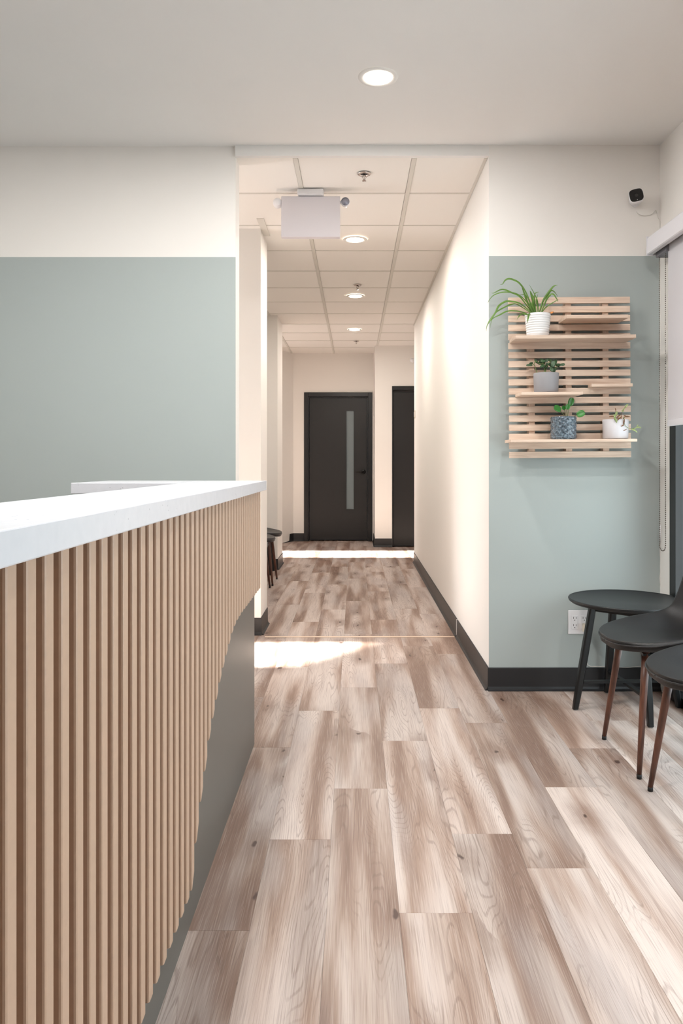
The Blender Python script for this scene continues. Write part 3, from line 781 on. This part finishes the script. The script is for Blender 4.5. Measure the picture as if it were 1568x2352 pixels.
for a, b, ln, wd, ang, dd in ((345, 378, 13, 5, 0, -.01), (390, 336, 9, 4, 10, .01), (500, 290, 11, 5, -50, 0), (545, 330, 11, 4, -35, .01), (600, 270, 9, 5, 60, 0), (645, 285, 10, 6, 10, -.02),
        (640, 400, 11, 6, 25, -.02), (690, 300, 11, 6, 20, .01), (735, 275, 12, 6, 30, -.01), (790, 265, 11, 6, -20, .0), (830, 290, 12, 6, -40, .01), (885, 350, 15, 9, 80, -.03), (935, 305, 10, 6, 80, 0),
        (1010, 370, 14, 5, -5, 0), (1085, 368, 12, 5, 10, -.015), (980, 395, 11, 4, -35, .01), (735, 400, 13, 6, 60, 0), (700, 440, 12, 6, 75, .01), (850, 465, 12, 8, 100, -.02), (905, 490, 9, 6, 95, -.02),
        (610, 340, 10, 6, -10, .01), (760, 350, 11, 5, 5, -.01), (940, 450, 9, 3, -30, .01), (820, 380, 12, 5, -50, .0), (660, 350, 9, 5, 40, .01)):
    dr = Vector((math.cos(math.radians(ang)), random.uniform(-.4, .4), math.sin(math.radians(ang))))
    oval_leaf(at(*z2(a, b), PD + dd), dr, ln * .00215, wd * .0023, p2, 'leaf_dark', org, (random.uniform(-.3, .3), -1, random.uniform(.1, .7)), thick=.003, cup=.10)

# 3 round leaved plant in patterned blue pot
x3_ = 1.0290; z3_ = on_shelf(x3_, S5z) + .0005; org = Vector((x3_, PD, z3_))
p3 = thing('potted_round_leaf_plant', 'plant with a few round green leaves in an embossed blue grey glazed pot', 'plant', org)
bm = bmesh.new()
hN, rN = 34, 72
ring = []
for i in range(hN + 1):
    z = .112 * i / hN; row = []
    for k in range(rN):
        a = 2 * PI * k / rN
        u = a / (2 * PI) * 12; v = z / .112 * 4.0
        pat = abs(math.sin(PI * (u + v))) * abs(math.sin(PI * (u - v)))
        pat2 = abs(math.sin(2 * PI * u)) * abs(math.sin(2 * PI * v))
        rr = .0585 +   .0032 * (1 if pat < .25 else 0) + .0016 * (1 if pat2 > .6 else 0)
        if i < 2 or i > hN - 2: rr = .0590
        row.append(bm.verts.new((rr * math.cos(a), rr * math.sin(a), z)))
    ring.append(row)
inner = [[bm.verts.new((r_ * math.cos(2 * PI * k / rN), r_ * math.sin(2 * PI * k / rN), z)) for k in range(rN)] for r_, z in ((.0555, .112), (.0545, .098))]
ring += inner
for a, b in zip(ring, ring[1:]):
    for k in range(rN): bm.faces.new((a[k], a[(k + 1) % rN], b[(k + 1) % rN], b[k]))
bm.faces.new(ring[0]); bm.faces.new(ring[-1])
obj('pot', bm, 'pot_blue', p3, smooth=True)
bm = bmesh.new(); lathe(bm, [(.001, .0985), (.054, .0985), (.054, .104), (.03, .110), (.001, .108)], 24); obj('soil', bm, 'soil', p3)
def z3(x, y): return (1230 + x / 6.272, 900 + y / 6.272)
for c, ln, wd, ang, base, dd in (((312, 243), 118, 98, 150, (435, 335), -.03), ((402, 232), 62, 62, 120, (440, 335), .0), ((460, 215), 78, 66, 70, (450, 335), -.015), ((507, 143), 118, 84, 75, (455, 335), 0), ((648, 316), 118, 96, 25, (530, 340), -.05)):
    cc = at(*z3(*c), PD + dd); dr = Vector((math.cos(math.radians(ang)), -.1, math.sin(math.radians(ang))))
    s = PD / F / 6.272
    l_ = oval_leaf(cc, dr, ln * s, wd * s, p3, 'leaf_pilea', org, (.1, -1, random.uniform(.2, .5)), thick=.0012, cup=.08)
    bm = bmesh.new(); b0 = at(*z3(*base), PD); b0.z = z3_ + .105
    tip = cc - dr.normalized() * ln * s * .35 + Vector((0, .002, 0))
    tube(bm, [v - org for v in smooth_path([b0, (b0 + tip) / 2 + Vector((0, .004, .004)), tip], 4)], .0014, 6); obj('stem', bm, 'stem', p3, smooth=True)

# 4 trailing plant in pale pot
x4_ = 1.2860; z4_ = on_shelf(x4_, S5z) + .0005; org = Vector((x4_, PD, z4_))
p4 = thing('potted_trailing_plant', 'half dried trailing plant in a pale pot at the right of the bottom shelf', 'plant', org)
pot(p4, [(.001, .002), (.050, .002), (.052, .0), (.0600, .004), (.0620, .092), (.0612, .096), (.0588, .096), (.0570, .080), (.001, .080)], 'pot_pale')
bm = bmesh.new(); lathe(bm, [(.001, .0805), (.0565, .0805), (.0565, .088), (.001, .092)], 20); obj('soil', bm, 'soil', p4)
for pts in ([(1200, 375), (1160, 330), (1150, 260)], [(1210, 370), (1240, 300), (1300, 200)], [(1230, 370), (1270, 360), (1275, 450), (1300, 500), (1360, 530), (1440, 520), (1490, 510)], [(1220, 375), (1300, 350), (1350, 360)], [(1200, 375), (1120, 350), (1060, 355)], [(1200, 370), (1160, 360), (1150, 430)]):
    bm = bmesh.new(); n = len(pts); q = [at(*z3(a, b), PD - .062 * min(1, i * 1.0)) for i, (a, b) in enumerate(pts)]
    q[0].z = z4_ + .089; q[0].y = PD - .02
    tube(bm, [v - org for v in smooth_path(q, 3)], .0012, 6); obj('stem', bm, 'leaf_dry' if n == 3 else 'stem', p4, smooth=True)
for a, b, ln, wd, ang, m in ((1305, 205, 75, 26, 52, 'leaf_pale'), (1265, 255, 55, 20, 60, 'leaf_pale'), (1250, 280, 40, 14, -40, 'leaf_pale'), (1160, 315, 70, 28, 80, 'leaf_pale'), (1135, 350, 60, 26, 120, 'leaf_pale'),
        (1155, 410, 75, 28, -80, 'leaf_pale'), (1140, 390, 60, 22, -60, 'leaf_pale'), (1150, 255, 45, 10, 110, 'leaf_dry'), (1270, 430, 80, 18, 85, 'leaf_dry'), (1250, 485, 50, 14, 30, 'leaf_dry'),
        (1325, 358, 60, 14, 5, 'leaf_dry'), (1290, 350, 45, 16, -20, 'leaf_dry'), (1090, 358, 70, 16, 0, 'leaf_dry'), (1200, 345, 60, 18, 30, 'leaf_dry'), (1220, 370, 60, 18, 50, 'leaf_dry'), (1190, 390, 50, 16, 60, 'leaf_dry'),
        (1285, 550, 50, 10, 25, 'leaf_dry'), (1410, 552, 75, 26, -22, 'leaf_pale'), (1445, 572, 50, 16, -40, 'leaf_pale'), (1485, 513, 65, 20, -8, 'leaf_pale'), (1462, 490, 40, 14, 60, 'leaf_pale'), (1430, 525, 55, 14, 20, 'leaf_pale')):
    s = PD / F / 6.272
    lf = oval_leaf(at(*z3(a, b), PD - .066), Vector((math.cos(math.radians(ang)), random.uniform(-.3, .1), math.sin(math.radians(ang)))), ln * s, wd * s, p4, m, org, (random.uniform(-.4, .4), -1, .3), thick=.0006, cup=.3, point=.7)
    if m == 'leaf_dry': lf['label'] = 'dried brown leaf'

# ------------------------------------------------------------------ security camera and its cable
sc_ = thing('security_camera', 'small white security camera with black square face, high on the cream wall', 'camera', at(1458, 466, DS))
sc_.location.y = DS
q_ = Matrix.Rotation(math.radians(-10), 4, 'Y') @ Matrix.Rotation(math.radians(-14), 4, 'Z') @ Matrix.Rotation(math.radians(-12), 4, 'X')
def rsq(bm, half, yb, yf, e=.30, n=40, taper=1.0, depth_rings=1):
    def ringat(h, y): 
        out = []
        for k in range(n):
            a = 2 * PI * k / n; c, s = math.cos(a), math.sin(a)
            out.append(bm.verts.new(q_ @ Vector((h * math.copysign(abs(c) ** .55, c), y, h * math.copysign(abs(s) ** .55, s)))))
        return out
    rs = [ringat(half * taper * .7, yb), ringat(half * taper, yb - .006), ringat(half, yf + .006), ringat(half * .96, yf), ]
    for a, b in zip(rs, rs[1:]):
        for k in range(n): bm.faces.new((a[k], a[(k + 1) % n], b[(k + 1) % n], b[k]))
    bm.faces.new(rs[0]); bm.faces.new(rs[-1])
bm = bmesh.new(); rsq(bm, .0355, -.030, -.078, taper=.85); obj('camera_body', bm, 'white_plastic', sc_, smooth=True)
bm = bmesh.new(); rsq(bm, .0325, -.0765, -.0815, taper=1.0)
fc = obj('face', bm, 'camblack', sc_, smooth=False)
bm = bmesh.new(); lathe(bm, [(.001, -.0816), (.0085, -.0818), (.0085, -.083), (.0045, -.0835), (.001, -.0832)], 20, (0, 0, -.002), 'Y'); bmesh.ops.transform(bm, matrix=q_, verts=bm.verts[:])
obj('lens', bm, 'hole', fc, smooth=True)
bm = bmesh.new(); lathe(bm, [(.001, -.0816), (.0018, -.0822), (.001, -.0826)], 10, (0.0, 0, -.026), 'Y'); bmesh.ops.transform(bm, matrix=q_, verts=bm.verts[:])
obj('indicator_light', bm, 'white_plastic', fc)
bm = bmesh.new(); lathe(bm, [(.022, -.0005), (.022, -.006), (.008, -.010), (.007, -.036)], 20, (0, 0, 0), 'Y'); obj('wall_mount', bm, 'white_plastic', sc_, smooth=True)
CB = DS - .004
cab = [at(1461, 486, DS - .04), at(1466, 492, DS - .02), at(1480, 495.5, CB), at(1496, 492, CB), at(1505, 483, CB), at(1507, 486, CB), at(1511, 499, CB), at(1515.2, 512, CB), at(1515.6, 560, CB), at(1515.8, 700, CB), at(1516, 900, CB), at(1517, 1150, CB),
       at(1515.5, 1215, CB), at(1516.5, 1235, CB), at(1515, 1262, CB), at(1516.5, 1300, CB), at(1515, 1330, CB), at(1517, 1362, CB), at(1515, 1450, CB), at(1513, 1515, CB - .004), at(1500, 1532, CB - .006), at(1470, 1530.5, CB - .006),
       at(1440, 1533, CB - .006), at(1400, 1531.0, CB - .006), at(1366, 1530.5, CB - .006), at(1352, 1529, CB - .006), at(1347, 1515, CB - .006), at(1350, 1480, CB - .01), at(1348, 1462, CB - .03), at(1347, 1455, CB - .03)]
bm = bmesh.new(); tube(bm, smooth_path(cab, 5), .0017, 6)
cb = obj('cable', bm, 'cable', smooth=True); tag(cb, 'thin white cable from the security camera down the corner to the outlet', 'cable')
bm = bmesh.new(); tube(bm, [at(1515.6, 1206, CB - .004), at(1515.6, 1246, CB - .004)], [.0035, .0035], 8)
obj('cable_joiner', bm, 'white_plastic', cb, smooth=True)

# ------------------------------------------------------------------ outlet and adapter
ox, oz = (1327.5 - CX) / F * DS, EYE + (CY - 1428.5) / F * DS
t = thing('wall_outlet', 'white double outlet plate low on the sage wall behind the side table', 'outlet', (ox + .004, DS, oz))
obj('cover_plate', B(-.0565, .0565, -.006, -.0005, -.0615, .0615), 'white_plastic', t, bevel=.003)
for s in (-1, 1):
    rcp = obj('receptacle', B(s * .0245 - .0165, s * .0245 + .0165, -.0085, -.0062, -.034, .034), 'white_plastic', t, bevel=.001)
    for q in (-1, 1):
        for a in ((-.0075, .0022, .009), (.0058, .0022, .008)):
            obj('slot', B(s * .0245 + a[0], s * .0245 + a[0] + a[1], -.0092, -.0086, q * .0185 - .001, q * .0185 + a[2]), 'shadow', rcp)
        bm = bmesh.new(); lathe(bm, [(.001, -.0091), (.0026, -.0091), (.0026, -.0086), (.001, -.0086)], 12, (s * .0245, 0, q * .0185 - .008), 'Y'); obj('slot', bm, 'shadow', rcp)
for q in (-1, 1):
    bm = bmesh.new(); lathe(bm, [(.001, -.0068), (.0028, -.0066), (.0028, -.0061)], 12, (0, 0, q * .048), 'Y'); obj('screw', bm, 'white_plastic', t)
t = thing('power_adapter', 'small cream plug adapter in the lower right socket of the outlet', 'adapter', (ox + .0315, DS, oz - .022))
obj('adapter_body', B(-.014, .018, -.048, -.0096, -.024, .018), 'ivory', t, bevel=.003)

# ------------------------------------------------------------------ roller blind
rb = thing('roller_blind', 'white roller blind with cassette over the shopfront window, half lowered', 'blind', (1.505, 2.75, 2.2))
def RB(x0, x1, y0, y1, z0, z1): return B(x0 - 1.505, x1 - 1.505, y0 - 2.75, y1 - 2.75, z0 - 2.2, z1 - 2.2)
bm = bmesh.new()
pr = [(1.458, 2.285), (1.452, 2.279), (1.4515, 2.203), (1.456, 2.198), (1.478, 2.198), (1.478, 2.203), (1.461, 2.204), (1.461, 2.279), (1.558, 2.279), (1.558, 2.287), (1.462, 2.288)]
prism(bm, [Vector((x - 1.505, 3.80 - 2.75, z - 2.2)) for x, z in pr], Vector((0, -1.98, 0)))
obj('cassette', bm, 'cassette', rb)
obj('end_cap', RB(1.450, 1.5585, 3.801, 3.806, 2.195, 2.290), 'cassette', rb, bevel=.001)
obj('clutch_bracket', RB(1.49, 1.555, 3.66, 3.79, 2.180, 2.255), 'grey_plastic', rb, bevel=.003)
bm = bmesh.new(); tube(bm, [Vector((1.52 - 1.505, 3.655 - 2.75, .03)), Vector((1.52 - 1.505, 1.84 - 2.75, .03))], .022, 20); obj('roller_tube', bm, 'blind', rb, smooth=True)
obj('fabric', RB(1.5040, 1.5052, 1.86, 3.672, 1.372, 2.225), 'blind', rb)
obj('hem_bar', RB(1.5000, 1.5090, 1.86, 3.672, 1.340, 1.3715), 'cassette', rb, bevel=.002)
bm = bmesh.new()
top, bot_, ya, yb = 2.185, .765, 3.768, 3.692
seq = [(1.500, ya - .004 * math.sin(PI * k / 284) , top - (top - bot_) * k / 142) for k in range(143)]
rr = (ya - yb) / 2
seq += [(1.500, (ya + yb) / 2 + rr * math.cos(PI * k / 11), bot_ - rr * .8 * math.sin(PI * k / 11)) for k in range(1, 11)]
seq += [(1.500, yb + .002 * math.sin(PI * k / 142), bot_ + (top - bot_) * k / 142) for k in range(143)]
for x, y, z in seq:
    bmesh.ops.create_icosphere(bm, subdivisions=1, radius=.0031, matrix=Matrix.Translation((x - 1.505, y - 2.75, z - 2.2)))
tube(bm, [Vector((x - 1.505, y - 2.75, z - 2.2)) for x, y, z in seq[::6]], .0006, 4)
ch = obj('bead_chain', bm, 'steel', rb); ch['kind'] = 'stuff'

# ------------------------------------------------------------------ side tables
def side_table(loc, rotz, R=.27, H=.518, foot=.250, topr=.165, label='', lw=.0165):
    t = thing('side_table', label, 'table', loc, rotz, None)
    bm = bmesh.new()
    lathe(bm, [(.001, H - .018), (R - .014, H - .018), (R - .003, H - .010), (R, H - .002), (R - .002, H + .002), (R - .006, H + .003), (R - .010, H + .001), (R - .014, H - .001), (.001, H - .001)], 72)
    obj('tabletop', bm, 'btop', t, smooth=True)
    a_ = topr * .70
    for k in range(4):
        ang = PI / 4 + k * PI / 2
        c, s = math.cos(ang), math.sin(ang)
        bm = bmesh.new()
        p0, p1 = Vector((c * topr, s * topr, H - .0185)), Vector((c * foot, s * foot, .004))
        rings = []
        for i, u in enumerate((0, .15, .5, .8, 1.0)):
            p = p0.lerp(p1, u); wv = lw * (1.0, 1.03, 1.05, .98, .80)[i]; dv = wv * .95
            rad = Vector((c, s, 0)); tan = Vector((-s, c, 0))
            o8 = [(-1, -.6), (-.6, -1), (.6, -1), (1, -.6), (1, .6), (.6, 1), (-.6, 1), (-1, .6)]
            rings.append([bm.verts.new(p + rad * a * dv + tan * b * wv) for a, b in o8])
        for ra, rb_ in zip(rings, rings[1:]):
            for i in range(8): bm.faces.new((ra[i], ra[(i + 1) % 8], rb_[(i + 1) % 8], rb_[i]))
        bm.faces.new(rings[0]); bm.faces.new(rings[-1])
        lg = obj('leg', bm, 'btable', t)
        bm = bmesh.new(); lathe(bm, [(.011, .0002), (.011, .0038)], 14, (c * foot, s * foot, 0)); obj('foot_pad', bm, 'felt', lg)
    b_ = topr * math.cos(PI / 4)
    for a in ((-b_, b_, b_ - .009, b_ + .009), (-b_, b_, -b_ - .009, -b_ + .009), (b_ - .009, b_ + .009, -b_, b_), (-b_ - .009, -b_ + .009, -b_, b_)):
        obj('apron', B(*a, H - .052, H - .0188), 'btable', t)
    for k in range(2):
        ang = PI / 4 + k * PI / 2
        c, s = math.cos(ang), math.sin(ang); rr_ = foot - (foot - topr) * .26 - lw
        zz = .125 + (.0 if k == 0 else -.0125)
        bm = bmesh.new(); tan = Vector((-s, c, 0)) * .012
        P_ = []
        prism(bm, [Vector((c * rr_, s * rr_, zz)) + tan, Vector((c * rr_, s * rr_, zz)) - tan, Vector((c * rr_, s * rr_, zz + .0118)) - tan, Vector((c * rr_, s * rr_, zz + .0118)) + tan], Vector((-2 * c * rr_, -2 * s * rr_, 0)))
        obj('stretcher', bm, 'btable', t)
    return t
side_table((1.288, 3.617, 0), math.radians(-41.5 - 45 + 41.5 + 3), label='round black wooden side table in the corner by the sage wall')
side_table((-1.02, 7.975, 0), math.radians(0), R=.185, H=.44, foot=.215, topr=.14, label='small black side table half hidden behind the far alcove chairs')

# ------------------------------------------------------------------ shell chairs (local: forward = +x)
def shell_chair(loc, rotz, label):
    t = thing('shell_chair', label, 'chair', loc, rotz, None)
    # centre line profile (x forward, z up) and half width along it
    prof_ = []
    for a_ in (4, 16, 26, 37, 49, 62, 76):
        x_ = .233 * math.cos(math.radians(a_)) ** .9; prof_.append((x_, .492 - .010 * max(0, (x_ - .15) / .1) ** 2 - .008 * max(0, (.15 - x_) / .15) ** 1.0, .238 * math.sin(math.radians(a_)) ** .86))
    prof_ += [(.020, .484, .238), (-.060, .482, .238), (-.125, .490, .234), (-.170, .512, .228),
             (-.200, .550, .222), (-.222, .600, .218), (-.240, .660, .214), (-.256, .720, .205), (-.270, .775, .182), (-.280, .810, .140), (-.285, .825, .070)]
    nu = 20; bm = bmesh.new(); g = []
    for i, (x, z, hw) in enumerate(prof_):
        a = prof_[max(i - 1, 0)]; b = prof_[min(i + 1, len(prof_) - 1)]
        tx, tz_ = b[0] - a[0], b[1] - a[1]; l = math.hypot(tx, tz_); nx, nz = tz_ / l, -tx / l     # up/forward normal
        back = min(1, max(0, (.10 - x) / .30))
        row = []
        for j in range(nu + 1):
            v = 2 * j / nu - 1
            fr_ = min(1, max(0, (.23 - x) / .22)); lift = (.026 * fr_ * fr_ * (3 - 2 * fr_) + .055 * back) * abs(v) ** 2.4
            w_ = hw * v * (1 - .05 * back * v * v)
            row.append(bm.verts.new((x + nx * lift, w_, z + nz * lift)))
        g.append(row)
    for ra, rb_ in zip(g, g[1:]):
        for j in range(nu): bm.faces.new((ra[j], ra[j + 1], rb_[j + 1], rb_[j]))
    sh_ = obj('seat_shell', bm, 'leather', t, smooth=True)
    so = sh_.modifiers.new('thick', 'SOLIDIFY'); so.thickness = .036; so.offset = 1.0
    # which way is down: normals were recalculated, force thickness below
    me = sh_.data; me.update()
    mid_p = min(me.polygons, key=lambda p: (p.center - Vector((.02, 0, .484))).length)
    so.offset = -1.0 if mid_p.normal.z > 0 else 1.0
    sb = sh_.modifiers.new('sub', 'SUBSURF'); sb.levels = 1; sb.render_levels = 2
    # piping round the rim
    rim = [r[0].co.copy() if False else None for r in []]
    pts = []
    def P(i, j):
        x, z, hw = prof_[i]
        a = prof_[max(i - 1, 0)]; b = prof_[min(i + 1, len(prof_) - 1)]
        tx, tz_ = b[0] - a[0], b[1] - a[1]; l = math.hypot(tx, tz_); nx, nz = tz_ / l, -tx / l
        back = min(1, max(0, (.10 - x) / .30)); v = j
        fr_ = min(1, max(0, (.23 - x) / .22)); lift = (.026 * fr_ * fr_ * (3 - 2 * fr_) + .055 * back) * abs(v) ** 2.4
        k = -.014
        return Vector((x + nx * (lift + k), hw * v * 1.003, z + nz * (lift + k)))
    for i in range(len(prof_)): pts.append(P(i, 1))
    for i in reversed(range(len(prof_))): pts.append(P(i, -1))
    pts.append(P(0, 1))
    bm = bmesh.new(); tube(bm, smooth_path(pts, 3), .0032, 6); obj('piping', bm, 'seam', sh_, smooth=True)
    for fx, fy, tx, ty in ((.163, .198, .115, .135), (.163, -.198, .115, -.135), (-.215, .19, -.12, .13), (-.215, -.19, -.12, -.13)):
        bm = bmesh.new(); p0, p1 = Vector((tx, ty, .452)), Vector((fx, fy, .016))
        tube(bm, [p0, p0.lerp(p1, .3), p0.lerp(p1, .7), p1], [.0145, .0140, .0115, .0090], 14)
        lg = obj('leg', bm, 'walnut', t, smooth=True)
        e = (p1 - p0).normalized()
        bm = bmesh.new(); tube(bm, [p1 + e * .0002, Vector((fx, fy, 0)) + Vector((e.x * .004, e.y * .004, .0002))], [.0096, .0094], 14); obj('foot_cap', bm, 'rubber', lg, smooth=True)
    bm = bmesh.new()
    for a in ((-.135, .13, -.15, -.12), (-.135, .13, .12, .15), (-.02, .01, -.12, .12)): box(bm, *a, 0.4400, .4490)
    obj('under_frame', bm, 'hw', t)
    return t
c1 = shell_chair((1.213, 3.022, 0), PI, 'black leatherette shell chair with walnut legs, next to the round side table')
dup(c1, (1.213, 2.519, 0), PI, 'black leatherette shell chair nearest the camera, cut off by the right edge')
c3 = dup(c1, (-.9375, 7.369, 0), 0, 'black shell chair farthest down the corridor alcove')
dup(c1, (-.950, 6.862, 0), 0, 'middle black shell chair in the corridor alcove, mostly hidden')
dup(c1, (-.955, 6.355, 0), 0, 'nearest black shell chair in the corridor alcove, just its edge showing')
